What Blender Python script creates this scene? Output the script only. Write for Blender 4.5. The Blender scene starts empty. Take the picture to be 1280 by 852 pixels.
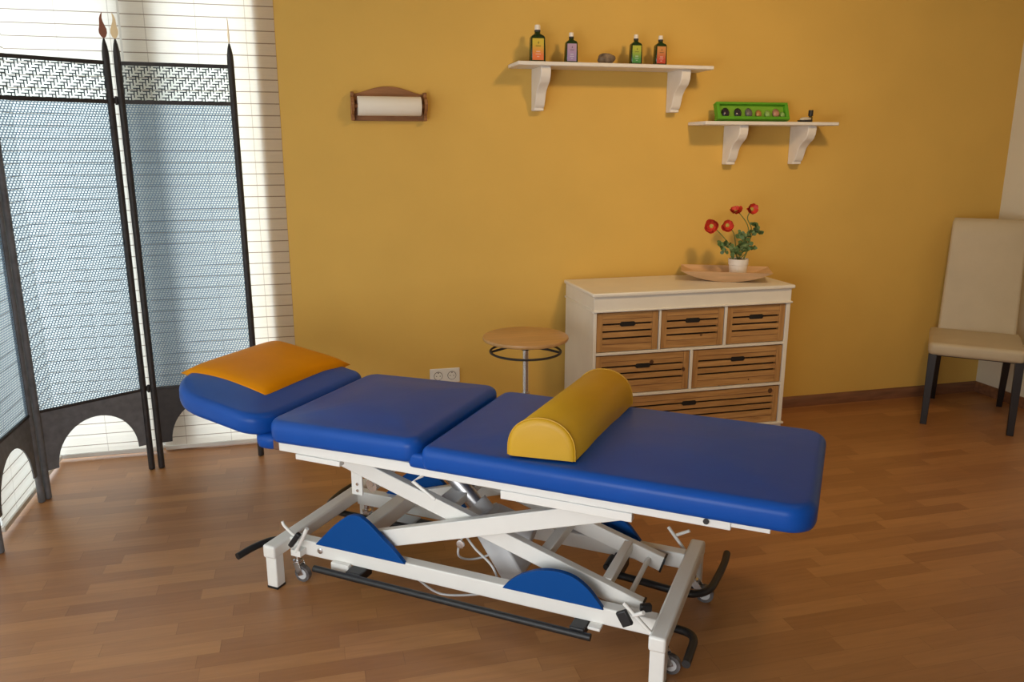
import bpy, bmesh, math, random
from mathutils import Vector, Matrix
random.seed(7)
COL = bpy.context.scene.collection
R = math.radians
# ---------------------------------------------------------------- mesh helper
class MB:
    def __init__(self):
        self.v = []; self.f = []
    def add(self, vs, fs):
        o = len(self.v)
        self.v += [tuple(p) for p in vs]
        self.f += [tuple(i + o for i in f) for f in fs]
        return self
    def box(self, x0, x1, y0, y1, z0, z1):
        vs = [(x0,y0,z0),(x1,y0,z0),(x1,y1,z0),(x0,y1,z0),(x0,y0,z1),(x1,y0,z1),(x1,y1,z1),(x0,y1,z1)]
        return self.add(vs, [(0,3,2,1),(4,5,6,7),(0,1,5,4),(1,2,6,5),(2,3,7,6),(3,0,4,7)])
    def obox(self, c, ax, ay, az, hx, hy, hz):
        c = Vector(c); ax, ay, az = Vector(ax).normalized(), Vector(ay).normalized(), Vector(az).normalized()
        vs = [c + ax*sx*hx + ay*sy*hy + az*sz*hz for sz in (-1,1) for sx, sy in ((-1,-1),(1,-1),(1,1),(-1,1))]
        return self.add(vs, [(0,3,2,1),(4,5,6,7),(0,1,5,4),(1,2,6,5),(2,3,7,6),(3,0,4,7)])
    def beam(self, p0, p1, w, h, side=(0,1,0)):
        # rectangular bar from p0 to p1; w along side, h across
        p0, p1 = Vector(p0), Vector(p1); d = (p1-p0); L = d.length; d.normalize()
        s = Vector(side); s = (s - d*s.dot(d)).normalized(); n = s.cross(d) if False else d.cross(s)
        return self.obox((p0+p1)/2, d, s, n, L/2, w/2, h/2)
    def tube(self, path, r, n=10, closed=False):
        P = [Vector(p) for p in path]; m = len(P); rs = r if isinstance(r, (list, tuple)) else [r]*m
        vs = []; up = None
        for i in range(m):
            if closed: t = (P[(i+1) % m] - P[i-1])
            else: t = P[min(i+1, m-1)] - P[max(i-1, 0)]
            t.normalize()
            if up is None:
                up = Vector((0,0,1)) if abs(t.z) < .9 else Vector((1,0,0))
            a = (up - t*up.dot(t)).normalized(); up = a; b = t.cross(a)
            vs += [P[i] + (a*math.cos(2*math.pi*k/n) + b*math.sin(2*math.pi*k/n))*rs[i] for k in range(n)]
        fs = []
        for i in range(m if closed else m-1):
            j = (i+1) % m
            for k in range(n):
                fs.append((i*n+k, i*n+(k+1) % n, j*n+(k+1) % n, j*n+k))
        if not closed:
            fs.append(tuple(reversed(range(n)))); fs.append(tuple((m-1)*n+k for k in range(n)))
        return self.add(vs, fs)
    def lathe(self, prof, n=32, c=(0,0,0), axis='z'):
        vs = []
        for r, z in prof:
            for k in range(n):
                a = 2*math.pi*k/n
                if axis == 'z': p = (r*math.cos(a), r*math.sin(a), z)
                elif axis == 'x': p = (z, r*math.cos(a), r*math.sin(a))
                else: p = (r*math.sin(a), z, r*math.cos(a))
                vs.append((p[0]+c[0], p[1]+c[1], p[2]+c[2]))
        fs = []
        m = len(prof)
        for i in range(m-1):
            for k in range(n):
                fs.append((i*n+k, i*n+(k+1) % n, (i+1)*n+(k+1) % n, (i+1)*n+k))
        fs.append(tuple(reversed(range(n)))); fs.append(tuple((m-1)*n+k for k in range(n)))
        return self.add(vs, fs)
    def prism(self, poly, t0, t1, fn):
        # poly of 2D points, extruded from t0 to t1; fn(a, b, t) -> 3D
        n = len(poly)
        vs = [fn(a, b, t0) for a, b in poly] + [fn(a, b, t1) for a, b in poly]
        fs = [tuple(reversed(range(n))), tuple(range(n, 2*n))]
        fs += [(i, (i+1) % n, n+(i+1) % n, n+i) for i in range(n)]
        return self.add(vs, fs)
    def loops(self, L, cap=True):
        n = len(L[0]); vs = [p for l in L for p in l]; fs = []
        for i in range(len(L)-1):
            for k in range(n):
                fs.append((i*n+k, i*n+(k+1) % n, (i+1)*n+(k+1) % n, (i+1)*n+k))
        if cap:
            fs.append(tuple(reversed(range(n)))); fs.append(tuple((len(L)-1)*n+k for k in range(n)))
        return self.add(vs, fs)
    def build(self, name, mat, parent=None, bevel=0, smooth=None, seg=2, subsurf=0):
        me = bpy.data.meshes.new(name); me.from_pydata(self.v, [], self.f)
        bm = bmesh.new(); bm.from_mesh(me); bmesh.ops.recalc_face_normals(bm, faces=bm.faces); bm.to_mesh(me); bm.free()
        if smooth is not None or bevel:
            for p in me.polygons: p.use_smooth = True
            me.set_sharp_from_angle(angle=R(smooth if smooth is not None else 35))
        me.materials.append(mat)
        o = bpy.data.objects.new(name, me); COL.objects.link(o)
        if parent is not None: o.parent = parent
        if bevel:
            b = o.modifiers.new('bevel', 'BEVEL'); b.width = bevel; b.segments = seg; b.limit_method = 'ANGLE'; b.angle_limit = R(40)
            b.harden_normals = False
        if subsurf:
            s = o.modifiers.new('sub', 'SUBSURF'); s.levels = subsurf; s.render_levels = subsurf
        return o
def tag(o, label=None, cat=None, group=None, kind=None):
    if label: o['label'] = label
    if cat: o['category'] = cat
    if group: o['group'] = group
    if kind: o['kind'] = kind
    return o
def thing(name, label, cat, loc=(0,0,0), rz=0, group=None):
    o = bpy.data.objects.new(name, None); COL.objects.link(o)
    o.location = loc; o.rotation_euler = (0,0,rz); o.empty_display_size = .1
    return tag(o, label, cat, group)
def struct(o): o['kind'] = 'structure'; return o
def copy_tree(o, parent=None):
    c = o.copy(); COL.objects.link(c); c.parent = parent
    for ch in list(o.children): copy_tree(ch, c)
    return c
# ---------------------------------------------------------------- materials
def new_mat(name):
    m = bpy.data.materials.new(name); m.use_nodes = True; nt = m.node_tree
    return m, nt, nt.nodes['Principled BSDF'], nt.nodes['Material Output']
def pmat(name, col, rough=.5, metal=0, spec=.5, noise=0, nscale=20, bump=0, bscale=200, coat=0, stretch=(1,1,1), col2=None, bdist=.002):
    m, nt, b, out = new_mat(name); N = nt.nodes; L = nt.links
    b.inputs['Base Color'].default_value = (*col, 1); b.inputs['Roughness'].default_value = rough
    b.inputs['Metallic'].default_value = metal; b.inputs['Specular IOR Level'].default_value = spec
    b.inputs['Coat Weight'].default_value = coat
    tc = N.new('ShaderNodeTexCoord'); mp = N.new('ShaderNodeMapping'); mp.inputs['Scale'].default_value = stretch
    L.new(tc.outputs['Object'], mp.inputs['Vector'])
    if noise or col2:
        nz = N.new('ShaderNodeTexNoise'); nz.inputs['Scale'].default_value = nscale; nz.inputs['Detail'].default_value = 5
        L.new(mp.outputs['Vector'], nz.inputs['Vector'])
        mx = N.new('ShaderNodeMix'); mx.data_type = 'RGBA'
        c2 = col2 if col2 else tuple(max(0, c*(1-noise)) for c in col)
        c1 = col if col2 else tuple(min(1, c*(1+noise)) for c in col)
        mx.inputs['A'].default_value = (*c1, 1); mx.inputs['B'].default_value = (*c2, 1)
        rp = N.new('ShaderNodeMapRange'); rp.inputs['From Min'].default_value = .3; rp.inputs['From Max'].default_value = .7
        L.new(nz.outputs['Fac'], rp.inputs['Value']); L.new(rp.outputs['Result'], mx.inputs['Factor'])
        L.new(mx.outputs['Result'], b.inputs['Base Color'])
    if bump:
        n2 = N.new('ShaderNodeTexNoise'); n2.inputs['Scale'].default_value = bscale; n2.inputs['Detail'].default_value = 3
        L.new(mp.outputs['Vector'], n2.inputs['Vector'])
        bp = N.new('ShaderNodeBump'); bp.inputs['Strength'].default_value = bump; bp.inputs['Distance'].default_value = bdist
        L.new(n2.outputs['Fac'], bp.inputs['Height']); L.new(bp.outputs['Normal'], b.inputs['Normal'])
    return m
def math_node(nt, op, a, b=None, c=None):
    n = nt.nodes.new('ShaderNodeMath'); n.operation = op
    for i, x in enumerate((a, b, c)):
        if x is None: continue
        if isinstance(x, (int, float)): n.inputs[i].default_value = x
        else: nt.links.new(x, n.inputs[i])
    return n.outputs[0]
M = {}
M['wall_yellow'] = pmat('yellow_paint', (.72,.455,.11), .75, spec=.2, noise=.03, nscale=3, bump=.12, bscale=160)
M['wall_white'] = pmat('white_paint', (.74,.68,.54), .8, spec=.2, noise=.02, nscale=3, bump=.1, bscale=160)
M['ceiling'] = pmat('ceiling_paint', (.55,.52,.47), .9, spec=.1)
M['baseboard'] = pmat('brown_skirting', (.20,.085,.04), .4, noise=.25, nscale=6, stretch=(1,8,8))
M['white_wood'] = pmat('white_lacquer_wood', (.80,.75,.66), .32, noise=.03, nscale=8)
M['shelf_white'] = pmat('white_shelf_paint', (.82,.77,.71), .5, noise=.02)
M['white_metal'] = pmat('white_powder_coat', (.80,.785,.74), .38, noise=.015, nscale=15)
M['grey_white'] = pmat('grey_white_plastic', (.62,.63,.64), .4)
M['black_metal'] = pmat('black_iron', (.026,.021,.021), .55, noise=.3, nscale=40)
M['black_rubber'] = pmat('black_rubber', (.012,.012,.013), .45)
M['black_wood'] = pmat('black_stained_wood', (.012,.009,.009), .4)
M['chrome'] = pmat('brushed_steel', (.72,.72,.73), .25, metal=1)
M['blue_vinyl'] = pmat('blue_vinyl', (.006,.070,.35), .36, spec=.23, noise=.05, nscale=6, bump=.25, bscale=9, bdist=.004)
M['blue_plate'] = pmat('blue_guard_plastic', (.002,.062,.26), .5, spec=.15)
M['orange_vinyl'] = pmat('orange_vinyl', (.72,.265,.001), .5, spec=.1, noise=.05, nscale=5, bump=.25, bscale=14, bdist=.004)
M['yellow_vinyl'] = pmat('mustard_vinyl', (.56,.315,.016), .40, spec=.3, noise=.04, nscale=5, bump=.15, bscale=14, bdist=.004)
M['cream_leather'] = pmat('cream_leatherette', (.52,.425,.28), .5, noise=.04, nscale=7, bump=.15, bscale=90)
M['stool_wood'] = pmat('beech_seat', (.52,.29,.115), .35, noise=.12, nscale=5, stretch=(1,9,9))
M['holder_wood'] = pmat('stained_oak', (.30,.13,.045), .45, noise=.25, nscale=9, stretch=(1,8,8))
M['paper'] = pmat('paper_roll', (.86,.80,.70), .9, spec=.1, bump=.15, bscale=120)
M['tray_wood'] = pmat('pale_bent_wood', (.66,.42,.23), .5, noise=.12, nscale=6, stretch=(1,7,7))
M['pot'] = pmat('white_ceramic_pot', (.80,.76,.70), .35)
M['soil'] = pmat('dark_soil', (.05,.03,.02), .95, noise=.4, nscale=150)
M['leaf'] = pmat('green_leaf', (.10,.17,.055), .5, noise=.3, nscale=60)
M['stem'] = pmat('green_stem', (.16,.20,.05), .5)
M['petal'] = pmat('red_petal', (.55,.035,.018), .5, noise=.25, nscale=80)
M['flower_eye'] = pmat('flower_centre', (.42,.36,.06), .7, noise=.3, nscale=300)
M['glass_green'] = pmat('green_bottle_glass', (.012,.035,.006), .12, noise=.2, nscale=30)
M['cap_white'] = pmat('white_cap', (.85,.78,.70), .4)
M['green_card'] = pmat('green_card', (.10,.36,.015), .5, noise=.05)
M['green_card_dark'] = pmat('green_card_recess', (.19,.42,.03), .6, noise=.08)
M['socket'] = pmat('socket_plastic', (.82,.80,.76), .3)
M['socket_dark'] = pmat('socket_contact', (.06,.06,.06), .5)
M['copper'] = pmat('copper_flame', (.35,.14,.09), .35, metal=.6)
M['hazed_metal'] = pmat('black_iron_lens_haze', (.14,.145,.16), .5, noise=.2, nscale=30)  # same black iron, with pale lens haze put into its base colour
M['brass'] = pmat('pale_brass_flame', (.75,.56,.33), .35, metal=.5)
M['steel_satin'] = pmat('satin_steel', (.62,.62,.64), .42, metal=1)
M['frame_grey'] = pmat('window_frame_paint', (.72,.70,.66), .5)
M['brown_wood'] = pmat('brown_hinge_wood', (.14,.06,.03), .5)
M['slot'] = pmat('dark_slot', (.01,.007,.005), .8)
M['stone_rough'] = pmat('rough_stone', (.30,.22,.15), .85, col2=(.07,.05,.04), nscale=35, bump=.9, bscale=60)
M['stone_dark'] = pmat('polished_dark_stone', (.03,.022,.03), .15, noise=.3, nscale=60)
M['stone_grey'] = pmat('polished_grey_stone', (.13,.12,.12), .2, noise=.3, nscale=60)
M['stone_rust'] = pmat('rust_stone', (.38,.19,.06), .35, noise=.3, nscale=60)
M['stone_green'] = pmat('pale_green_stone', (.25,.42,.12), .3, noise=.2, nscale=60)
M['stone_pink'] = pmat('pink_brown_stone', (.40,.20,.13), .35, noise=.3, nscale=60)
M['stone_pale'] = pmat('pale_pebble', (.62,.56,.46), .5, noise=.15, nscale=50)
M['amber_glass'] = pmat('amber_vial', (.10,.07,.01), .1)
# pine drawers
def pine(name, base, vert=False):
    m, nt, b, out = new_mat(name); N = nt.nodes; L = nt.links
    tc = N.new('ShaderNodeTexCoord'); mp = N.new('ShaderNodeMapping')
    mp.inputs['Scale'].default_value = (14,14,1.2) if vert else (1.2,14,14)
    L.new(tc.outputs['Object'], mp.inputs['Vector'])
    n1 = N.new('ShaderNodeTexNoise'); n1.inputs['Scale'].default_value = 3.5; n1.inputs['Detail'].default_value = 6; n1.inputs['Distortion'].default_value = .8
    L.new(mp.outputs['Vector'], n1.inputs['Vector'])
    cr = N.new('ShaderNodeValToRGB')
    cr.color_ramp.elements[0].position = .3; cr.color_ramp.elements[0].color = (base[0]*.62, base[1]*.55, base[2]*.5, 1)
    cr.color_ramp.elements[1].position = .68; cr.color_ramp.elements[1].color = (*base, 1)
    L.new(n1.outputs['Fac'], cr.inputs['Fac'])
    vo = N.new('ShaderNodeTexVoronoi'); vo.inputs['Scale'].default_value = 6.5
    L.new(tc.outputs['Object'], vo.inputs['Vector'])
    k = math_node(nt, 'LESS_THAN', vo.outputs['Distance'], .095)
    mx = N.new('ShaderNodeMix'); mx.data_type = 'RGBA'; mx.inputs['B'].default_value = (.10,.04,.015,1)
    L.new(k, mx.inputs['Factor']); L.new(cr.outputs['Color'], mx.inputs['A']); L.new(mx.outputs['Result'], b.inputs['Base Color'])
    b.inputs['Roughness'].default_value = .6
    return m
M['pine'] = pine('pine_front', (.55,.305,.11))
M['pine_v'] = pine('pine_stile', (.52,.285,.10), True)
# laminate floor: ship-deck strips running along X
def floor_mat():
    m, nt, b, out = new_mat('beech_strip_laminate'); N = nt.nodes; L = nt.links
    tc = N.new('ShaderNodeTexCoord'); sp = N.new('ShaderNodeSeparateXYZ'); L.new(tc.outputs['Object'], sp.inputs['Vector'])
    row = math_node(nt, 'FLOOR', math_node(nt, 'DIVIDE', sp.outputs['Y'], .066))
    w1 = N.new('ShaderNodeTexWhiteNoise'); w1.noise_dimensions = '1D'; L.new(row, w1.inputs['W'])
    xs = math_node(nt, 'ADD', math_node(nt, 'DIVIDE', sp.outputs['X'], .42), math_node(nt, 'MULTIPLY', w1.outputs['Value'], 7))
    cell = math_node(nt, 'FLOOR', xs)
    cb = N.new('ShaderNodeCombineXYZ'); L.new(cell, cb.inputs['X']); L.new(row, cb.inputs['Y'])
    w2 = N.new('ShaderNodeTexWhiteNoise'); w2.noise_dimensions = '2D'; L.new(cb.outputs['Vector'], w2.inputs['Vector'])
    ramp = N.new('ShaderNodeValToRGB'); e = ramp.color_ramp.elements
    e[0].position = 0; e[0].color = (.315,.135,.047,1); e[1].position = 1; e[1].color = (.44,.206,.074,1)
    x = e.new(.45); x.color = (.365,.163,.058,1)
    L.new(w2.outputs['Value'], ramp.inputs['Fac'])
    mp = N.new('ShaderNodeMapping'); mp.inputs['Scale'].default_value = (2.2,26,1); L.new(tc.outputs['Object'], mp.inputs['Vector'])
    ad = N.new('ShaderNodeVectorMath'); ad.operation = 'ADD'; L.new(mp.outputs['Vector'], ad.inputs[0])
    sc = N.new('ShaderNodeVectorMath'); sc.operation = 'SCALE'; sc.inputs['Scale'].default_value = 13
    L.new(cb.outputs['Vector'], sc.inputs[0]); L.new(sc.outputs['Vector'], ad.inputs[1])
    nz = N.new('ShaderNodeTexNoise'); nz.inputs['Scale'].default_value = 2.4; nz.inputs['Detail'].default_value = 6; nz.inputs['Distortion'].default_value = .6
    L.new(ad.outputs['Vector'], nz.inputs['Vector'])
    mr = N.new('ShaderNodeMapRange'); mr.inputs['From Min'].default_value = .3; mr.inputs['From Max'].default_value = .7; mr.inputs['To Min'].default_value = .91; mr.inputs['To Max'].default_value = 1.07
    L.new(nz.outputs['Fac'], mr.inputs['Value'])
    # fine seams
    fy = math_node(nt, 'FRACT', math_node(nt, 'DIVIDE', sp.outputs['Y'], .066)); fx = math_node(nt, 'FRACT', xs)
    s1 = math_node(nt, 'LESS_THAN', fy, .022); s2 = math_node(nt, 'LESS_THAN', fx, .005)
    seam = math_node(nt, 'SUBTRACT', 1, math_node(nt, 'MULTIPLY', math_node(nt, 'MAXIMUM', s1, s2), .22))
    fac = math_node(nt, 'MULTIPLY', mr.outputs['Result'], seam)
    mul = N.new('ShaderNodeVectorMath'); mul.operation = 'SCALE'
    L.new(ramp.outputs['Color'], mul.inputs[0]); L.new(fac, mul.inputs['Scale']); L.new(mul.outputs['Vector'], b.inputs['Base Color'])
    b.inputs['Roughness'].default_value = .40; b.inputs['Specular IOR Level'].default_value = .62
    return m
M['floor'] = floor_mat()
# pleated translucent blind: thin rods every 5.6 cm and faint cords
def blind_mat(name, horiz):
    m, nt, b, out = new_mat(name); N = nt.nodes; L = nt.links; N.remove(b)
    tc = N.new('ShaderNodeTexCoord'); sp = N.new('ShaderNodeSeparateXYZ'); L.new(tc.outputs['Object'], sp.inputs['Vector'])
    fz = math_node(nt, 'FRACT', math_node(nt, 'DIVIDE', math_node(nt, 'ADD', sp.outputs['Z'], 5), .0545))
    line = math_node(nt, 'LESS_THAN', fz, .075)
    fx = math_node(nt, 'FRACT', math_node(nt, 'DIVIDE', math_node(nt, 'ADD', sp.outputs[horiz], 5.03), .218))
    cord = math_node(nt, 'MULTIPLY', math_node(nt, 'LESS_THAN', fx, .016), .35)
    k = math_node(nt, 'MAXIMUM', math_node(nt, 'MULTIPLY', line, .8), cord)
    nz = N.new('ShaderNodeTexNoise'); nz.inputs['Scale'].default_value = 40; nz.inputs['Detail'].default_value = 6
    mp = N.new('ShaderNodeMapping'); mp.inputs['Scale'].default_value = (.3,.3,6); L.new(tc.outputs['Object'], mp.inputs['Vector']); L.new(mp.outputs['Vector'], nz.inputs['Vector'])
    mx = N.new('ShaderNodeMix'); mx.data_type = 'RGBA'; mx.inputs['A'].default_value = (.86,.815,.735,1); mx.inputs['B'].default_value = (.20,.13,.08,1)
    L.new(k, mx.inputs['Factor'])
    v = math_node(nt, 'ADD', math_node(nt, 'MULTIPLY', nz.outputs['Fac'], .16), .91)
    sc = N.new('ShaderNodeVectorMath'); sc.operation = 'SCALE'; L.new(mx.outputs['Result'], sc.inputs[0]); L.new(v, sc.inputs['Scale'])
    d = N.new('ShaderNodeBsdfDiffuse'); t = N.new('ShaderNodeBsdfTranslucent'); ms = N.new('ShaderNodeMixShader'); ms.inputs[0].default_value = .55
    L.new(sc.outputs['Vector'], d.inputs['Color']); L.new(sc.outputs['Vector'], t.inputs['Color'])
    L.new(d.outputs[0], ms.inputs[1]); L.new(t.outputs[0], ms.inputs[2]); L.new(ms.outputs[0], out.inputs['Surface'])
    return m
M['blind_x'] = blind_mat('pleated_blind', 'X')
M['blind_y'] = blind_mat('pleated_blind_side', 'Y')
def pane_mat():
    m, nt, b, out = new_mat('window_glass'); N = nt.nodes; L = nt.links; N.remove(b)
    t = N.new('ShaderNodeBsdfTransparent'); t.inputs['Color'].default_value = (.95,.97,.97,1)
    g = N.new('ShaderNodeBsdfGlossy'); g.inputs['Roughness'].default_value = .02
    ms = N.new('ShaderNodeMixShader'); ms.inputs[0].default_value = .06
    L.new(t.outputs[0], ms.inputs[1]); L.new(g.outputs[0], ms.inputs[2]); L.new(ms.outputs[0], out.inputs['Surface'])
    return m
M['pane'] = pane_mat()
# open woven infill of the screen
def weave_mat(name, fine):
    m, nt, b, out = new_mat(name); N = nt.nodes; L = nt.links; N.remove(b)
    tc = N.new('ShaderNodeTexCoord'); sp = N.new('ShaderNodeSeparateXYZ'); L.new(tc.outputs['Object'], sp.inputs['Vector'])
    X = math_node(nt, 'ADD', sp.outputs['X'], 3); Z = sp.outputs['Z']
    if fine:
        P = .0125
        r = math_node(nt, 'DIVIDE', Z, P*.8); ri = math_node(nt, 'FLOOR', r); rf = math_node(nt, 'FRACT', r)
        x = math_node(nt, 'SUBTRACT', math_node(nt, 'DIVIDE', X, P), math_node(nt, 'MULTIPLY', ri, .36)); xf = math_node(nt, 'FRACT', x)
        a = math_node(nt, 'LESS_THAN', rf, .30); c = math_node(nt, 'LESS_THAN', xf, .34)
        thread = math_node(nt, 'MAXIMUM', a, c)
        tcol = (.17,.26,.37,1); tint = (.79,.90,1,1)
    else:
        P = .0125
        i = math_node(nt, 'FLOOR', math_node(nt, 'DIVIDE', X, P)); xf = math_node(nt, 'FRACT', math_node(nt, 'DIVIDE', X, P))
        j = math_node(nt, 'FLOOR', math_node(nt, 'DIVIDE', Z, P)); zf = math_node(nt, 'FRACT', math_node(nt, 'DIVIDE', Z, P))
        s = math_node(nt, 'ADD', i, math_node(nt, 'MULTIPLY', j, 3))
        q = math_node(nt, 'FLOORED_MODULO', s, 4)
        even = math_node(nt, 'LESS_THAN', q, 1.5)
        hx = math_node(nt, 'LESS_THAN', zf, .36); vx = math_node(nt, 'LESS_THAN', xf, .36)
        thread = math_node(nt, 'ADD', math_node(nt, 'MULTIPLY', even, hx), math_node(nt, 'MULTIPLY', math_node(nt, 'SUBTRACT', 1, even), vx))
        tcol = (.04,.05,.06,1); tint = (.9,.97,1,1)
    t = N.new('ShaderNodeBsdfTransparent'); t.inputs['Color'].default_value = tint
    d = N.new('ShaderNodeBsdfDiffuse'); d.inputs['Color'].default_value = tcol
    tr = N.new('ShaderNodeBsdfTranslucent'); tr.inputs['Color'].default_value = tcol
    m1 = N.new('ShaderNodeMixShader'); m1.inputs[0].default_value = .5; L.new(d.outputs[0], m1.inputs[1]); L.new(tr.outputs[0], m1.inputs[2])
    ms = N.new('ShaderNodeMixShader'); L.new(thread, ms.inputs[0]); L.new(t.outputs[0], ms.inputs[1]); L.new(m1.outputs[0], ms.inputs[2])
    L.new(ms.outputs[0], out.inputs['Surface'])
    return m
M['weave_coarse'] = weave_mat('coarse_weave', False)
M['weave_fine'] = weave_mat('fine_weave', True)
def label_mat(name, top, bot, z0, z1):
    m, nt, b, out = new_mat(name); N = nt.nodes; L = nt.links
    tc = N.new('ShaderNodeTexCoord'); sp = N.new('ShaderNodeSeparateXYZ'); L.new(tc.outputs['Object'], sp.inputs['Vector'])
    mr = N.new('ShaderNodeMapRange'); mr.inputs['From Min'].default_value = z0; mr.inputs['From Max'].default_value = z1
    L.new(sp.outputs['Z'], mr.inputs['Value'])
    cr = N.new('ShaderNodeValToRGB'); cr.color_ramp.elements[0].color = (*bot, 1); cr.color_ramp.elements[1].color = (*top, 1)
    cr.color_ramp.elements[0].position = .25; cr.color_ramp.elements[1].position = .8
    L.new(mr.outputs['Result'], cr.inputs['Fac']); L.new(cr.outputs['Color'], b.inputs['Base Color']); b.inputs['Roughness'].default_value = .5
    return m
# ---------------------------------------------------------------- the room
WY, WX, LX, CH = 4.0, 4.06, -1.235, 2.85
struct(MB().box(-2.6,4.4,-3.0,4.9,-.05,0).build('floor', M['floor']))
struct(MB().box(-1.75,4.4,-3.0,4.65,CH,CH+.1).build('ceiling', M['ceiling']))
struct(MB().box(-.09,4.06,WY,4.34,0,CH).build('wall_back', M['wall_yellow']))
struct(MB().box(WX,4.4,-3.0,4.34,0,CH).build('wall_right', M['wall_white']))
struct(MB().box(-1.75,4.4,-3.1,-3.0,0,CH).build('wall_front', M['wall_white']))
struct(MB().box(-1.75,-1.55,-3.0,.6,0,CH).build('wall_left', M['wall_white']))
# skirting
def skirt(name, poly_fn, a, b):
    prof = [(0,0),(.018,0),(.018,.045),(.012,.058),(.006,.064),(0,.064)]
    struct(MB().prism(prof, a, b, poly_fn).build(name, M['baseboard'], smooth=30))
struct(MB().box(-.195,-.09,4.166,4.34,0,CH).build('trim_3', M['wall_yellow']))
skirt('baseboard_back', lambda d, z, t: (t, WY-d, z), -.09, WX)
skirt('baseboard_right', lambda d, z, t: (WX-d, t, z), -3.0, WY)
# glazed corner behind the blinds: back window and two side windows
fr = MB()
fr.box(-1.66,-.09,4.26,4.34,0,.06).box(-1.66,-.09,4.26,4.34,CH-.25,CH)
fr.box(-.79,-.605,4.20,4.34,.06,CH-.25)
w1 = struct(fr.build('window_1', M['frame_grey'], bevel=.004))
for xa, xb in ((-1.40,-.79),(-.605,-.20)): MB().box(xa,xb,4.30,4.306,.06,CH-.25).build('pane', M['pane'], w1)
fr = MB()
fr.box(-1.48,-1.40,.6,4.26,0,.06).box(-1.48,-1.40,.6,4.26,CH-.25,CH)
for y0, y1 in ((4.16,4.26),(3.22,3.30),(1.9,1.98),(.6,.68)): fr.box(-1.48,-1.40,y0,y1,.06,CH-.25)
w2 = struct(fr.build('window_2', M['frame_grey'], bevel=.004))
for y0, y1 in ((3.30,4.16),(1.98,3.22),(.68,1.9)): MB().box(-1.446,-1.44,y0,y1,.06,CH-.25).build('pane', M['pane'], w2)
struct(MB().box(-1.40,-.09,4.20,4.26,0,.012).build('trim_1', M['frame_grey']))
struct(MB().box(-1.40,-1.27,.6,4.20,0,.012).build('trim_2', M['frame_grey']))
# blinds
def blind(x0, x1, y0, y1, label, axis, zb=.012):
    cx, cy = (x0+x1)/2, (y0+y1)/2
    t = thing('pleated_blind', label, 'blind', (cx, cy, 0), 0, None)
    f = MB(); n = int((CH-.28-zb)/.0545)
    L = []
    zs = [zb + .02]
    z = math.ceil((zb+.03)/.0545)*.0545
    while z < CH-.26: zs += [z, z+.027]; z += .0545
    zs.append(CH-.25)
    vs = []
    for i, z in enumerate(zs):
        d = .0012 if i % 2 else -.0012
        if axis == 'X': vs += [(x0-cx, d, z), (x1-cx, d, z)]
        else: vs += [(d, y0-cy, z), (d, y1-cy, z)]
    f.add(vs, [(2*i, 2*i+1, 2*i+3, 2*i+2) for i in range(len(zs)-1)])
    f.build('fabric', M['blind_x' if axis == 'X' else 'blind_y'], t)
    r = MB(); h = MB()
    if axis == 'X':
        r.box(x0-cx, x1-cx, -.008, .008, zb, zb+.022); h.box(x0-cx, x1-cx, -.02, .02, CH-.25, CH-.20)
    else:
        r.box(-.008, .008, y0-cy, y1-cy, zb, zb+.022); h.box(-.02, .02, y0-cy, y1-cy, CH-.25, CH-.20)
    r.build('bottom_rail', M['frame_grey'], t, bevel=.003); h.build('head_rail', M['frame_grey'], t, bevel=.003)
    return t
blind(-.762, -.095, 4.15, 4.15, 'white pleated blind hanging against the end of the yellow wall, behind the right screen panel', 'X', .006)
blind(-1.252, -.768, 4.13, 4.13, 'white pleated blind hanging in the window corner, behind the middle screen panel', 'X', .012)
blind(LX, LX, 3.31, 4.104, 'white pleated blind on the side window next to the corner, seen through the left arch', 'Y', .02)
blind(-1.30, -1.30, 1.95, 3.27, 'white pleated blind at the far left edge, behind the leftmost screen post', 'Y', .02)
# ---------------------------------------------------------------- folding screen
scr = thing('folding_screen', 'black iron folding screen with woven panels, arched aprons and flame finials before the blinds', 'folding screen', (-.77, 3.9, 0))
def arc_apron(w):
    # apron outline in (x, z): solid sheet with an arch cut into its lower edge
    a0, a1 = .13*w, .895*w
    pts = [(.012,.40),(w-.012,.40),(w-.012,.128),(a1,.128)]
    c = (a0+a1)/2; rx = (a1-a0)/2
    for k in range(1, 24):
        t = math.pi*k/24
        pts.append((c+rx*math.cos(t), .128+.195*math.sin(t)))
    pts += [(a0,.128),(.012,.128)]
    return pts
def flame(side, edge):
    # S-shaped flame outline, base at (0,0)
    pts = [(0,0),(.009,.006),(.014,.018),(.0135,.031),(.008,.043),(.003,.055),(.001,.066),(.0035,.086),(-.004,.076),(-.0085,.064),(-.0095,.052),(-.0105,.04),(-.014,.028),(-.014,.017),(-.008,.006)]
    return [(x*side*1.12, z*1.24) for x, z in pts]
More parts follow.
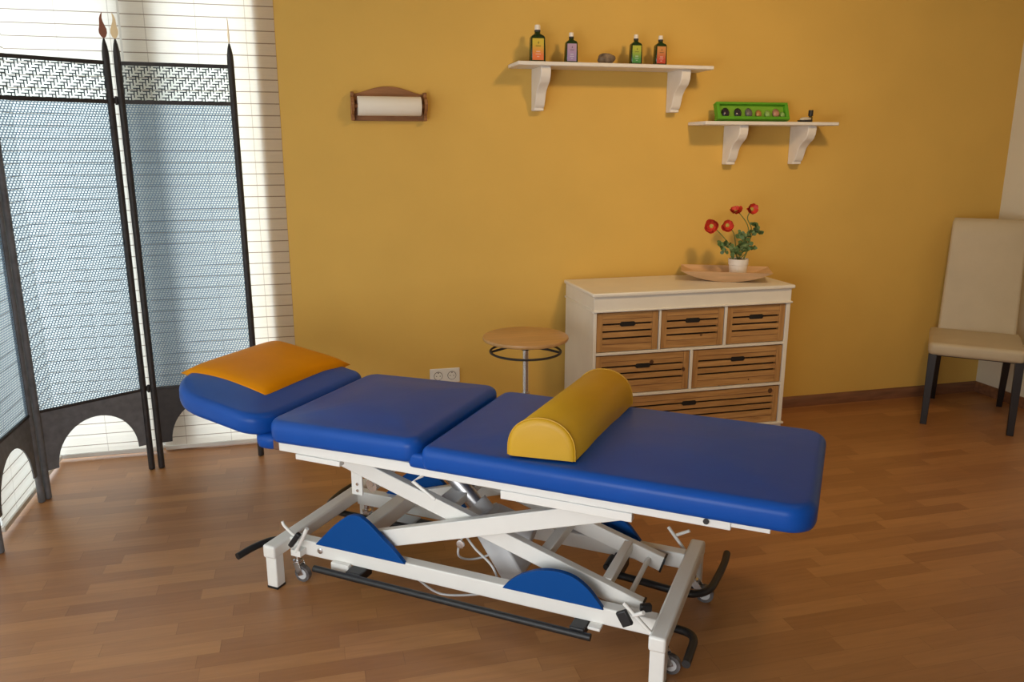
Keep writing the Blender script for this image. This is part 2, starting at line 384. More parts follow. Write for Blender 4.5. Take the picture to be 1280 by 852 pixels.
def panel(p0, p1, lfin, rfin, mats=('black_metal','black_metal','black_metal')):
    p0, p1 = Vector(p0), Vector(p1); d = p1-p0; w = d.length; a = math.atan2(d.y, d.x)
    rl = MB()
    def ring(z0, z1, a):  # one rail across the panel joined to the two side strips
        rl.box(a,w-a,-.006,.006,z0,z1)
    ring(1.846,1.862,.008); ring(1.686,1.703,.008); ring(.392,.404,.008)
    rl.box(.006,.014,-.005,.005,.392,1.862).box(w-.014,w-.006,-.005,.005,.392,1.862)
    fr = rl.build('panel', M['black_metal'], scr, bevel=.002)
    fr.location = (p0.x-scr.location.x, p0.y-scr.location.y, 0); fr.rotation_euler = (0,0,a)
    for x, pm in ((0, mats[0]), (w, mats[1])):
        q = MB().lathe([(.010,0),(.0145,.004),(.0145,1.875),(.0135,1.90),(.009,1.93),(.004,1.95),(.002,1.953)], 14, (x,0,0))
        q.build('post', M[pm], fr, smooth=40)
    MB().add([(.008,0,1.703),(w-.008,0,1.703),(w-.008,0,1.846),(.008,0,1.846)], [(0,1,2,3)]).build('coarse_weave', M['weave_coarse'], fr)
    MB().add([(.008,0,.404),(w-.008,0,.404),(w-.008,0,1.686),(.008,0,1.686)], [(0,1,2,3)]).build('fine_weave', M['weave_fine'], fr)
    pts = arc_apron(w); n = len(pts)
    # fill apron as quads between top edge and lower outline
    ap = MB(); top = .396
    low = [(.012,.128)] + list(reversed(pts[3:n-1])) + [(w-.012,.128)]
    low = sorted(low, key=lambda p: p[0])
    vs = []
    for x, z in low: vs += [(x,-.003,z),(x,-.003,top),(x,.003,z),(x,.003,top)]
    fs = []
    for i in range(len(low)-1):
        b, c = 4*i, 4*i+4
        fs += [(b,c,c+1,b+1),(b+2,b+3,c+3,c+2),(b,b+2,c+2,c),(b+1,c+1,c+3,b+3)]
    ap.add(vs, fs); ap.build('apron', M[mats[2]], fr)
    for x, fin in ((0, lfin), (w, rfin)):
        if not fin: continue
        mt, side, rot = fin
        f = MB().prism(flame(side, 0), -.0012, .0012, lambda p, z, t: (p, t, z))
        o = f.build('flame_finial', M[mt], fr); o.location = (x, 0, 1.952); o.rotation_euler = (0,0,rot)
    return fr
P_r = panel((-.747,3.918), (-.290,3.966), ('brass', -1, R(-10)), ('brass', 1, R(100)))
P_m = panel((-1.173,3.665), (-.790,3.912), ('copper', 1, R(75)), ('copper', 1, R(-20)), ('hazed_metal','black_metal','hazed_metal'))
P_l = panel((-1.205,3.172), (-1.190,3.632), ('copper', 1, R(0)), ('copper', 1, R(30)), ('hazed_metal','hazed_metal','hazed_metal'))
for z in (1.70, .40):
    h = MB().box(.455,.505,-.006,.006,z-.012,z+.012).lathe([(.006,-.018),(.006,.018)], 10, (.478,-.006,z))
    h.build('hinge', M['black_metal'], P_m, bevel=.001)
# ---------------------------------------------------------------- treatment couch
ANG = math.atan2(-.607, .795)
couch = thing('treatment_couch', 'blue padded three-section treatment couch on a white scissor-lift frame', 'massage table', (-.176, 2.637, 0), ANG)
def rrect(u0, u1, v0, v1, inset, rc, n=10):
    u0, u1, v0, v1 = u0+inset, u1-inset, v0+inset, v1-inset
    rr = rc if isinstance(rc, (list, tuple)) else [rc]*4
    out = []
    for (cu, cv, a0), r in zip(((u1,v1,0),(u0,v1,90),(u0,v0,180),(u1,v0,270)), rr):
        r = max(r-inset, .004)
        su = -1 if cu == u1 else 1; sv = -1 if cv == v1 else 1
        for k in range(n+1):
            a = R(a0+90*k/n)
            out.append((cu+su*r+r*math.cos(a), cv+sv*r+r*math.sin(a)))
        # extra points along the edge for smooth shading
    return out
def cushion(u0, u1, v0, v1, z0, z1, rc, re=.028, crown=.014, xf=None):
    mb = MB(); h = z1-z0; L = []
    xf = xf or (lambda u, v, z: (u, v, z))
    L.append([xf(u, v, z0) for u, v in rrect(u0,u1,v0,v1,.05,rc)])
    L.append([xf(u, v, z0) for u, v in rrect(u0,u1,v0,v1,.016,rc)])
    L.append([xf(u, v, z0+.006) for u, v in rrect(u0,u1,v0,v1,.006,rc)])
    L.append([xf(u, v, z0+.02) for u, v in rrect(u0,u1,v0,v1,.001,rc)])
    for k in range(0, 8):
        t = math.pi/2*k/7
        L.append([xf(u, v, z1-re+re*math.sin(t)) for u, v in rrect(u0,u1,v0,v1,re*(1-math.cos(t)),rc)])
    # gently domed top: height from a smooth function, so no creases at the corners
    cu, cv, hu, hv = (u0+u1)/2, (v0+v1)/2, (u1-u0)/2-re, (v1-v0)/2-re
    hm = min(hu, hv)
    for k in range(1, 11):
        d = re + (hm-re)*.88*(k/10)**1.3
        ring = []
        for u, v in rrect(u0,u1,v0,v1,d,[max(r, d+.03*k/10) for r in (rc if isinstance(rc, (list, tuple)) else [rc]*4)]):
            x = min(1, abs(u-cu)/hu); y = min(1, abs(v-cv)/hv)
            ring.append(xf(u, v, z1 + crown*(1-x**2.6)*(1-y**2.6)))
        L.append(ring)
    mb.loops(L)
    return mb
cushion(.588,1.722,-.008,.645,.545,.622,(.075,.05,.03,.075)).build('leg_section_cushion', M['blue_vinyl'], couch, smooth=60)
def tilt(u, v, z):  # seat section dips very slightly towards the head end
    return (u, v, z + .012*(u/.58))
cushion(.0,.578,-.006,.642,.548,.626,(.06,.06,.06,.05), crown=.02, xf=tilt).build('seat_section_cushion', M['blue_vinyl'], couch, smooth=60)
ta = R(10)
def htilt(u, v, z):  # head section raised about its hinge
    du, dz = u+.0, z-.55
    return (du*math.cos(ta) + dz*math.sin(ta)*.6 - .012, v, .548 - du*math.sin(ta) + dz*math.cos(ta))
hd = cushion(-.478,-.012,-.002,.640,.545,.622,(.05,.17,.20,.10), xf=htilt).build('head_section_cushion', M['blue_vinyl'], couch, smooth=60)
cushion(-.085,.012,.03,.61,.503,.556,.04, re=.02).build('head_hinge_cover', M['blue_vinyl'], couch, smooth=60)
cushion(.535,.625,.004,.63,.540,.592,.02, re=.012, crown=0).build('joint_cover', M['blue_vinyl'], couch, smooth=60)
# upper frame
for s in (0, 1):
    m = (lambda v: v) if not s else (lambda v: .638-v)
    q = MB(); va, vb = sorted((m(.028), m(.058))); q.box(.03,1.512,va,vb,.512,.549)
    q.build('top_rail', M['white_metal'], couch, bevel=.003)
    q = MB(); va, vb = sorted((m(.024), m(.05))); q.box(.10,.275,va,vb,.494,.512)
    q.build('rail_guide', M['white_metal'], couch, bevel=.002)
    MB().box(.845,1.245,va,vb,.486,.513).build('rail_guide', M['white_metal'], couch, bevel=.002)
    q = MB(); va, vb = sorted((m(.034), m(.06))); q.box(1.512,1.612,va-.004,vb-.004,.522,.549); q.build('rail_extension', M['white_metal'], couch, bevel=.002)
    q = MB(); q.lathe([(.008,-.004),(.008,.004)], 14, (1.447, m(.028), .528), 'y'); q.build('rail_plug', M['black_rubber'], couch)
for u in (.05,.55,.88,1.48):
    MB().box(u,u+.035,.058,.580,.515,.545).build('cross_member', M['white_metal'], couch, bevel=.003)
MB().box(.005,.03,.03,.61,.512,.546).build('hinge_block', M['brown_wood'], couch, bevel=.003)
# base
for u0, u1 in ((-.045,.006),(1.312,1.363)):
    MB().box(u0,u1,-.006,.628,.118,.166).build('base_crossbeam', M['white_metal'], couch, bevel=.008, seg=3)
    for v0, v1 in ((0,.045),(.577,.622)):
        f = MB().box(u0+.004,u1-.003,v0+.002,v1,.006,.125).build('foot', M['white_metal'], couch, bevel=.004)
        MB().box(u0+.004,u1-.003,v0+.002,v1,0,.008).build('foot_pad', M['black_rubber'], f)
for v0, v1 in ((.08,.122),(.50,.542)):
    q = MB().box(.004,1.314,v0,v1,.110,.166).build('base_rail', M['white_metal'], couch, bevel=.004)
    vv = v0 if v0 < .3 else v1
    MB().lathe([(.006,-.006),(.011,-.004),(.011,.004)], 14, (.135, vv, .14), 'y').build('bolt', M['chrome'], q, smooth=30)
# blue finger guards (four)
def smooth_poly(P, n=6):
    out = []
    for i in range(len(P)-1):
        p0 = P[max(i-1,0)]; p1 = P[i]; p2 = P[i+1]; p3 = P[min(i+2,len(P)-1)]
        for k in range(n):
            t = k/n
            out.append(tuple(.5*((2*p1[j]) + (-p0[j]+p2[j])*t + (2*p0[j]-5*p1[j]+4*p2[j]-p3[j])*t*t + (-p0[j]+3*p1[j]-3*p2[j]+p3[j])*t**3) for j in (0,1)))
    out.append(P[-1]); return out
gl = smooth_poly([(.118,.162),(.16,.207),(.2,.249),(.24,.283),(.268,.299),(.290,.303),(.312,.300),(.346,.280),(.39,.243),(.435,.206),(.477,.163)])
gr = smooth_poly([(.828,.160),(.85,.186),(.886,.216),(.944,.245),(1.004,.256),(1.06,.249),(1.105,.222),(1.135,.19),(1.157,.162)])
for poly in (gl, gr):
    for v0, v1 in ((.074,.092),(.530,.548)):
        MB().prism(poly, v0, v1, lambda a, b, t: (a, t, b)).build('finger_guard', M['blue_plate'], couch, bevel=.003, smooth=30)
# scissor arms
for v in (.125, .497):
    MB().beam((.215,v,.168),(1.205,v,.478),.03,.06).build('scissor_arm', M['white_metal'], couch, bevel=.003)
for v in (.165, .457):
    MB().beam((.155,v,.474),(1.252,v,.143),.03,.055).build('scissor_arm', M['white_metal'], couch, bevel=.003)
for v in (.165, .457):
    MB().beam((1.249,v,.1439),(1.2555,v,.1419),.033,.058).build('arm_end_cap', M['black_rubber'], couch)
for p, w, h in (((1.135,.19),.03,.034),((.93,.245),.035,.035),((.575,.345),.07,.03)):
    MB().beam((p[0],.18,p[1]),(p[0],.445,p[1]),w,h,side=(1,0,0)).build('cross_tube', M['white_metal'], couch, bevel=.003)
MB().tube([(1.205,.18,.155),(1.205,.445,.155)],.0085,12).build('cross_tube', M['white_metal'], couch, smooth=40)
MB().box(.245,.300,.14,.482,.175,.232).build('pivot_beam', M['white_metal'], couch, bevel=.004)
for v in (.184, .432):
    b = MB().box(.205,.249,v,v+.006,.322,.50).build('pivot_bracket', M['white_metal'], couch, bevel=.001)
    for z in (.362,.386):
        MB().lathe([(.0055,-.003),(.0055,.003)], 12, (.230, v-.001, z-.023), 'y').build('bolt', M['chrome'], b)
MB().tube([(.295,.16,.385),(.30,.30,.385),(.295,.47,.385)],.014,12).build('pivot_shaft', M['chrome'], couch, smooth=40)
MB().lathe([(.012,-.02),(.02,-.02),(.02,.02),(.012,.02)], 16, (.30,.185,.375), 'y').build('roller', M['chrome'], couch, smooth=40)
# lifting actuator
act = MB().tube([(.47,.30,.475),(.66,.30,.286)],.028,20).build('actuator_rod', M['steel_satin'], couch, smooth=40)
MB().tube([(.63,.30,.316),(.665,.30,.281)],.041,20).build('collar', M['grey_white'], act, smooth=40)
q = MB().beam((.655,.30,.29),(.79,.30,.085),.095,.085); q.beam((.675,.33,.265),(.83,.34,.215),.08,.07); q.build('actuator_motor', M['grey_white'], couch, bevel=.008, seg=3)
def bez(pts, n=8):
    out = []; P = [Vector(p) for p in pts]
    for i in range(len(P)-1):
        p0 = P[max(i-1,0)]; p1 = P[i]; p2 = P[i+1]; p3 = P[min(i+2,len(P)-1)]
        for k in range(n):
            t = k/n
            out.append(.5*((2*p1) + (p2-p0)*t + (2*p0-5*p1+4*p2-p3)*t*t + (-p0+3*p1-3*p2+p3)*t**3))
    out.append(P[-1]); return out
MB().tube(bez([(.655,.16,.27),(.63,.17,.22),(.615,.20,.16),(.64,.25,.13),(.70,.28,.15),(.74,.30,.20)]),.004,8).build('cable', M['grey_white'], couch, smooth=60)
MB().tube(bez([(.665,.15,.27),(.70,.15,.23),(.75,.16,.18),(.775,.16,.13),(.77,.17,.09),(.70,.16,.06),(.58,.13,.05),(.50,.12,.09),(.47,.11,.12)]),.004,8).build('cable', M['grey_white'], couch, smooth=60)
MB().lathe([(.009,-.004),(.014,-.003),(.014,.004)], 14, (.668,.105,.262), 'y').build('bolt', M['chrome'], couch, smooth=30)
# height adjusting bar along the near rail, with holders
bar = MB().tube([(.142,.03,.099),(1.133,.03,.092)],.0115,14).build('foot_bar', M['black_rubber'], couch, smooth=40)
MB().box(.19,.262,.06,.08,.09,.118).build('bar_bracket', M['white_metal'], couch, bevel=.002)
MB().box(.266,.325,.035,.11,.078,.112).build('bar_switch', M['black_rubber'], couch, bevel=.004)
MB().box(1.065,1.112,.03,.10,.082,.112).build('bar_switch', M['black_rubber'], couch, bevel=.004)
MB().box(1.116,1.155,.05,.10,.103,.112).build('bar_bracket', M['white_metal'], couch, bevel=.002)
# long pedal bars below the base, ends bent outwards
MB().tube(bez([(-.165,.0,.093),(-.148,.07,.10),(-.12,.14,.10),(-.06,.165,.10),(0,.165,.10)]),.0125,12).build('pedal_bar', M['black_rubber'], couch, smooth=40)
MB().tube(bez([(1.25,.165,.10),(1.34,.163,.10),(1.395,.155,.10),(1.418,.125,.10),(1.42,.06,.10),(1.42,.002,.10)]),.0125,12).build('pedal_bar', M['black_rubber'], couch, smooth=40)
MB().tube(bez([(-.13,.66,.10),(-.132,.58,.10),(-.11,.47,.10),(-.05,.43,.10),(.1,.425,.10),(.34,.42,.10)]),.0125,12).build('pedal_bar', M['black_rubber'], couch, smooth=40)
MB().tube(bez([(1.078,.398,.10),(1.2,.385,.10),(1.33,.37,.10),(1.385,.385,.10),(1.415,.43,.10),(1.427,.53,.10),(1.432,.62,.10),(1.43,.69,.10)]),.0125,12).build('pedal_bar', M['black_rubber'], couch, smooth=40)
q = MB().box(1.075,1.125,.40,.50,.085,.125).tube([(1.07,.40,.115),(1.07,.48,.115)],.012,10); q.build('bar_switch', M['black_rubber'], couch, bevel=.003)
MB().box(.20,.30,.43,.50,.07,.112).build('switch_box', M['grey_white'], couch, bevel=.008, seg=3)
MB().box(.30,.36,.43,.49,.075,.11).build('bar_switch', M['black_rubber'], couch, bevel=.004)
# casters
def caster(u, v, du):
    c = MB().lathe([(.004,.072),(.018,.072),(.018,.078),(.010,.080),(.010,.118)], 16, (u, v, 0))
    for s in (-1, 1): c.beam((u, v+s*.014, .074),(u+du, v+s*.014, .028),.003,.024)
    c = c.build('caster', M['chrome'], couch, bevel=.0005, smooth=40)
    prof = [(.012,-.009),(.030,-.009),(.0305,-.006),(.0305,.006),(.030,.009),(.012,.009)]
    MB().lathe(prof, 24, (u+du, v, .0305), 'y').build('wheel', M['stone_grey'], c, smooth=40)
    MB().lathe([(.006,-.0105),(.019,-.0102),(.019,.0102),(.006,.0105)], 20, (u+du, v, .0305), 'y').build('hub', M['grey_white'], c, smooth=40)
caster(.028,.088,.02); caster(1.338,.088,.024); caster(.028,.53,.02); caster(1.345,.512,.042)
# brake pedals
q = MB().tube(bez([(.012,.04,.245),(.018,.04,.232),(.035,.042,.215),(.075,.045,.185)],4),.0055,10)
q.tube([(.055,.05,.135),(.108,.05,.232)],.0075,10); q.box(.035,.075,.045,.08,.118,.14)
q = q.build('brake_pedal', M['white_metal'], couch, smooth=40)
MB().obox((.063,.036,.187),(.6,0,.8),(0,1,0),(-.8,0,.6),.034,.008,.009).build('pedal_pad', M['black_rubber'], q, bevel=.004)
q = MB().tube([(1.232,.02,.236),(1.325,.02,.150)],.006,10); q.tube([(1.262,.02,.203),(1.295,-.0,.232)],.006,10)
q = q.build('brake_pedal', M['white_metal'], couch, smooth=40)
MB().obox((1.238,.012,.193),(.5,0,-.85),(0,1,0),(.85,0,.5),.024,.007,.017).build('pedal_pad', M['black_rubber'], q, bevel=.004)
MB().obox((1.285,.07,.205),(.8,.5,0),(0,0,1),(.5,-.8,0),.017,.012,.009).build('pedal_pad', M['black_rubber'], q, bevel=.004)
q = MB().tube([(1.235,.60,.206),(1.30,.58,.14),(1.32,.56,.13)],.006,10); q.tube([(1.262,.60,.179),(1.31,.60,.206)],.006,10); q.build('brake_pedal', M['white_metal'], couch, smooth=40)
q = MB().tube([(.578,.034,.512),(.55,.018,.494),(.628,.018,.447)],.0055,10); q.build('release_lever', M['white_metal'], couch, smooth=40)
# ---------------------------------------------------------------- pillow on the head section
def place_couch(o, u, v, z, rz=0):
    c, s = math.cos(ANG), math.sin(ANG)
    o.location = (-.176 + u*c - v*s, 2.637 + u*s + v*c, z); o.rotation_euler.z = ANG + rz
def pillow_mesh(w, l, h, n=22):
    mb = MB(); vs = []; fs = []
    for side in (1, -1):
        for i in range(n+1):
            for j in range(n+1):
                x = -1+2*i/n; y = -1+2*j/n
                pinch = 1 - .045*(1-x*x)*(y*y) ; pinch2 = 1 - .045*(1-y*y)*(x*x)
                e = max(0, (1-x**4))*max(0, (1-y**4))
                z = h/2*e**.42*side
                vs.append((x*w/2*pinch2, y*l/2*pinch, z))
    m = (n+1)**2
    for s in (0, 1):
        for i in range(n):
            for j in range(n):
                a = s*m+i*(n+1)+j; q = (a, a+n+1, a+n+2, a+1)
                fs.append(q if s == 0 else tuple(reversed(q)))
    mb.add(vs, fs)
    return mb
pil = pillow_mesh(.385,.53,.085).build('pillow', M['orange_vinyl'])
w = pil.modifiers.new('weld', 'WELD'); w.merge_threshold = .0004
for p in pil.data.polygons: p.use_smooth = True
place_couch(pil, -.306,.408,.664); pil.rotation_euler.y = R(9)
tag(pil, 'orange vinyl pillow lying on the raised blue head section of the couch', 'pillow')
# half-round knee bolster
bol = thing('bolster', 'mustard yellow half-round bolster lying across the leg section of the couch', 'bolster')
place_couch(bol, .966,.040,.6265, R(-1.5))
prof = [(-.10,0)]
for k in range(0, 25):
    t = math.pi - math.pi*k/24
    prof.append((.1*math.cos(t)*(1 if True else 1), .012+.108*math.sin(t)**.8))
prof.append((.10,0))
L = []
for d, y in ((.02,-.004),(.006,-.002),(.0,.004),(.0,.58),(.006,.586),(.02,.588)):
    L.append([(x*(1-d/.1), y+.13*x, .002+max(z-d*.0, 0)*(1-d/.11)) for x, z in prof])
MB().loops(L).build('cover', M['yellow_vinyl'], bol, smooth=50)
for y in (.004,.58):
    pth = [(x*1.003, y+.13*x, .002+z*1.003) for x, z in prof]
    MB().tube(pth, .0022, 6).build('piping', M['yellow_vinyl'], bol, smooth=60)
# ---------------------------------------------------------------- stool
st = thing('stool', 'round beech-topped stool on a steel column with black ring, between couch and dresser', 'stool', (.930,3.40,0))
MB().lathe([(.005,.655),(.182,.655),(.192,.659),(.195,.666),(.193,.673),(.186,.676),(.005,.677)], 56).build('seat', M['stool_wood'], st, smooth=40)
ring = [(.160*math.cos(2*math.pi*k/48), .160*math.sin(2*math.pi*k/48), .603) for k in range(48)]
q = MB().tube(ring,.0055,8,closed=True)
q.tube([(0,0,.625),(-.08,.03,.617),(-.158,.02,.603)],.0055,8); q.tube([(0,0,.625),(.06,.09,.617),(.09,.132,.603)],.0055,8); q.tube([(0,0,.625),(.09,-.05,.617),(.145,-.068,.603)],.0055,8)
q.build('height_ring', M['black_metal'], st, smooth=50)
MB().lathe([(.02,.61),(.02,.655)], 20).build('seat_plate', M['black_rubber'], st, smooth=40)
MB().lathe([(.0145,.09),(.0145,.40),(.0135,.41),(.0135,.615)], 20).build('column', M['chrome'], st, smooth=40)
MB().lathe([(.021,.075),(.024,.09),(.024,.34),(.021,.41)], 20).build('column_sleeve', M['chrome'], st, smooth=40)
for k in range(5):
    a = 2*math.pi*k/5+.3; c, s = math.cos(a), math.sin(a)
    lg = MB().beam((0,0,.095),(.25*c,.25*s,.068),.03,.022,side=(-s,c,0)).build('leg', M['black_metal'], st, bevel=.004)
    MB().lathe([(.006,-.012),(.026,-.011),(.026,.011),(.006,.012)], 16, (.25*c,.25*s,.026), 'y').tube([(.25*c,.25*s,.03),(.25*c,.25*s,.07)],.006,8).build('castor', M['black_rubber'], lg, smooth=40)
# ---------------------------------------------------------------- dresser
dr = thing('dresser', 'white dresser with six slatted pine drawers standing against the yellow wall', 'dresser', (1.84,3.76,0))
DX0, DX1, DY0, DY1 = 1.308-1.84, 2.374-1.84, 3.543-3.76, 3.978-3.76
MB().box(DX0-.012,DX1+.012,3.528-3.76,DY1,.808,.827).build('dresser_top', M['white_wood'], dr, bevel=.006, seg=3)
q = MB().box(DX0,DX1,DY0,DY1,.738,.808); q.build('frieze', M['white_wood'], dr, bevel=.002)
q = MB().box(DX0-.008,DX1+.008,DY0-.009,DY1,.731,.742); q.build('bead_moulding', M['white_wood'], dr, bevel=.004)
q = MB().box(DX0,DX0+.016,DY0,DY1,.05,.731).box(DX1-.022,DX1,DY0,DY1,.05,.731).box(DX0+.016,DX1-.022,DY1-.01,DY1,.09,.731)
q.box(DX0+.016,DX1-.022,DY0,DY1-.01,.516,.530).box(DX0+.016,DX1-.022,DY0,DY1-.01,.297,.311).box(DX0+.016,DX1-.022,DY0,DY1-.01,.075,.092)
q.box(1.650-1.84,1.661-1.84,DY0,DY1-.01,.530,.731).box(2.006-1.84,2.020-1.84,DY0,DY1-.01,.530,.731).box(1.827-1.84,1.842-1.84,DY0,DY1-.01,.311,.516)
q.build('carcass', M['white_wood'], dr, bevel=.002)
q = MB().box(DX0-.008,DX1+.010,DY0-.009,DY1,.082,.094); q.build('bead_moulding', M['white_wood'], dr, bevel=.004)
for x in (DX0+.02, DX1-.03):
    for y in (DY0+.03, DY1-.04):
        MB().lathe([(.018,0),(.024,.012),(.026,.03),(.020,.05),(.028,.062),(.028,.08)], 18, (x,y,0)).build('foot', M['white_wood'], dr, smooth=40)
def drawer(x0, x1, z0, z1, hz):
    x0 -= 1.84; x1 -= 1.84; y = DY0+.006; g = .003; st_ = .030
    x0 += g; x1 -= g; z0 += g; z1 -= g+.002
    d = MB().box(x0+.004,x1-.004,y+.022,y+.38,z0,z1).build('drawer', M['slot'], dr)
    MB().box(x0,x0+st_,y,y+.022,z0,z1).build('stile', M['pine_v'], d, bevel=.0012)
    MB().box(x1-st_,x1,y,y+.022,z0,z1).build('stile', M['pine_v'], d, bevel=.0012)
    slots = [hz, hz-.036, hz-.070]; sw = .0048
    q = MB(); edges = [z1] ; lo = z1
    xa, xb = x0+st_, x1-st_
    c = (x0+x1)/2; hw = .039; hh = .0115
    # top board with the handle notch, then slats
    q.box(xa,xb,y+.003,y+.017,slots[0]+sw,z1)
    q.box(xa,xb,y+.003,y+.017,slots[1]+sw,slots[0]-sw)
    q.box(xa,xb,y+.003,y+.017,slots[2]+sw,slots[1]-sw)
    q.box(xa,xb,y+.003,y+.017,z0,slots[2]-sw)
    q.build('slats', M['pine'], d, bevel=.0012)
    # thin routed frame lines of the rails
    MB().box(xa,xb,y+.0016,y+.004,z1-.032,z1-.0305).build('rail_groove', M['brown_wood'], d)
    MB().box(xa,xb,y+.0016,y+.004,z0+.036,z0+.0375).build('rail_groove', M['brown_wood'], d)
    o = [(-hw,-.006),(-hw+.006,-hh),(hw-.006,-hh),(hw,-.006),(hw,.006),(hw-.006,hh),(-hw+.006,hh),(-hw,.006)]
    MB().prism(o, y+.0005, y+.006, lambda a, b, t: (c+a, t, hz+b)).build('handle_hole', M['slot'], d)
drawer(1.324,1.650,.530,.731,.668); drawer(1.661,2.006,.530,.731,.668); drawer(2.020,2.352,.530,.731,.668)
drawer(1.324,1.827,.311,.516,.452); drawer(1.842,2.352,.311,.516,.452)
drawer(1.324,2.352,.092,.297,.236)
# ---------------------------------------------------------------- tray and potted flower
tr = MB(); HL, RZ = .228, .057
def tray_sec(sx, th):
    zb = RZ*abs(sx)**2.3; k = zb/RZ; yb = .080+(.128-.080)*k
    top = RZ; return [(-.128+th*.9,top),(-yb+th,zb+th*(1-k)),(-yb*.33,zb+th*(1-k)),(yb*.33,zb+th*(1-k)),(yb-th,zb+th*(1-k)),(.128-th*.9,top)]
nu = 36; vs = []; fs = []; m = (nu+1)*6
for th in (0, .006):
    for i in range(nu+1):
        sx = -1+2*i/nu
        vs += [(sx*HL*(1 if abs(y) > .1 or abs(sx) < .9 else 1), y, z) for y, z in tray_sec(sx, th)]
for q_ in (0, 1):
    for i in range(nu):
        for k in range(5):
            a = q_*m+i*6+k; q = (a, a+1, a+7, a+6); fs.append(q if q_ == 0 else tuple(reversed(q)))
e = [i*6 for i in range(nu+1)] + [nu*6+k for k in range(1, 6)] + [i*6+5 for i in range(nu-1, -1, -1)] + [k for k in range(4, 0, -1)]
for k in range(len(e)):
    a, b = e[k], e[(k+1) % len(e)]; fs.append((a, b, b+m, a+m))
tr.add(vs, fs)
tray = tr.build('tray', M['tray_wood'], smooth=30); tray.location = (2.116,3.766,.8275); tray.rotation_euler.z = R(-26)
tag(tray, 'pale wooden boat-shaped tray with straight rims on top of the white dresser', 'tray')
pf = thing('potted_flower', 'white pot with four red flowers standing in the wooden tray', 'potted plant', (2.186,3.76,.836))
MB().lathe([(.040,0),(.0425,.004),(.0480,.068),(.0505,.070),(.0525,.100),(.048,.101),(.046,.092),(.01,.091)], 32).build('pot', M['pot'], pf, smooth=35)
MB().lathe([(.001,.098),(.03,.097),(.0465,.094),(.043,.085)], 24).build('soil', M['soil'], pf, smooth=60)
def flower(parent, pos, nrm, r, n=7):
    nrm = Vector(nrm).normalized(); a = nrm.orthogonal().normalized(); b = nrm.cross(a); pos = Vector(pos)
    mb = MB()
    for ring, (rr, lift, cnt) in enumerate(((r, .0, n), (r*.78, .006, n-1))):
        for k in range(cnt):
            t = 2*math.pi*(k+.5*ring)/cnt; dr_ = a*math.cos(t)+b*math.sin(t); sd = nrm.cross(dr_)
            jit = random.uniform(.86,1.10); w_ = rr*.60; rr = rr*jit; vs = []; m_ = 6
            for i in range(m_+1):
                f = i/m_; ww = w_*math.sin(math.pi*min(1, .16+.72*f))**.6
                for s in (-1, 0, 1):
                    up = lift + r*.55*f**1.7 + r*.12*s*random.uniform(.4,1)
                    vs.append(pos + dr_*rr*(f**.9)*(1-.10*abs(s)) + sd*ww*s + nrm*(up-.25*r))
            fs = []
            for i in range(m_):
                for s in range(2): fs.append((i*3+s, i*3+s+1, i*3+s+4, i*3+s+3))
            mb.add(vs, fs)
    o = mb.build('flower_head', M['petal'], parent, smooth=60)
    c = MB(); vs = []
    for i in range(5):
        ph = math.pi/2*i/4
        for k in range(12):
            t = 2*math.pi*k/12
            vs.append(pos + (a*math.cos(t)+b*math.sin(t))*r*.36*math.cos(ph) + nrm*(r*.22*math.sin(ph)-.12*r))
    fs = [(i*12+k, i*12+(k+1) % 12, (i+1)*12+(k+1) % 12, (i+1)*12+k) for i in range(4) for k in range(12)]
    c.add(vs, fs); c.build('flower_centre', M['flower_eye'], parent, smooth=60)
F = [((-.168,-.0,.274),(-.55,-.8,.1),.040,[(0,0,.075),(-.02,0,.13),(-.09,0,.21),(-.145,.01,.265)]),
     ((-.083,-.01,.277),(-.25,-.9,.25),.036,[(0,.01,.075),(-.012,.01,.14),(-.03,.01,.23),(-.07,.0,.268)]),
     ((-.034,0,.350),(-.35,-.35,.85),.030,[(.02,0,.075),(.05,.0,.15),(.045,.0,.26),(0,0,.325),(-.03,0,.345)]),
     ((.056,-.005,.357),(.05,-.95,.3),.038,[(.02,0,.075),(.05,0,.16),(.07,.01,.25),(.042,.01,.31),(.055,.0,.35)])]
for pos, nrm, r, path in F:
    s = MB().tube(bez(path, 5), .0025, 7).build('stem', M['stem'], pf, smooth=60)
    flower(s, pos, nrm, r)
def leafy(path_pts, sizes):
    st_ = MB().tube(bez(path_pts, 5), .002, 6).build('stem', M['stem'], pf, smooth=60)
    mb = MB(); tip = Vector(path_pts[-1])
    for (off, sz) in sizes:
        c = tip + Vector(off)
        for k in range(4):
            a = random.uniform(0, 6.28); el = random.uniform(-.5, .9)
            d = Vector((math.cos(a)*math.cos(el), math.sin(a)*math.cos(el)*.7-.2, math.sin(el))).normalized(); side = d.cross(Vector((0,-1,.3))).normalized(); up = side.cross(d)
            vs = []
            for f, w_ in ((0,.05),(.25,.30),(.5,.42),(.72,.36),(.9,.2),(1,.02)):
                z_ = .12*math.sin(f*3)*sz
                vs += [c+d*f*sz+side*w_*sz+up*(z_+.06*sz), c+d*f*sz+up*z_, c+d*f*sz-side*w_*sz+up*(z_+.06*sz)]
            mb.add(vs, [(i*3+s, i*3+s+1, i*3+s+4, i*3+s+3) for i in range(5) for s in range(2)])
    mb.build('leaves', M['leaf'], st_, smooth=60)
Z0 = (.0,0,.092)
leafy([Z0,(-.03,-.01,.135),(-.07,-.02,.165),(-.10,-.02,.178)], [((-.022,0,.002),.028),((0,0,.008),.028),((-.015,0,-.022),.026),((.025,0,-.005),.03),((.035,0,-.03),.028),((.005,0,-.035),.024)])
leafy([Z0,(-.02,-.02,.115),(-.045,-.03,.14)], [((0,0,0),.032),((-.02,0,-.018),.028),((.022,0,-.005),.03),((-.005,0,.022),.026)])
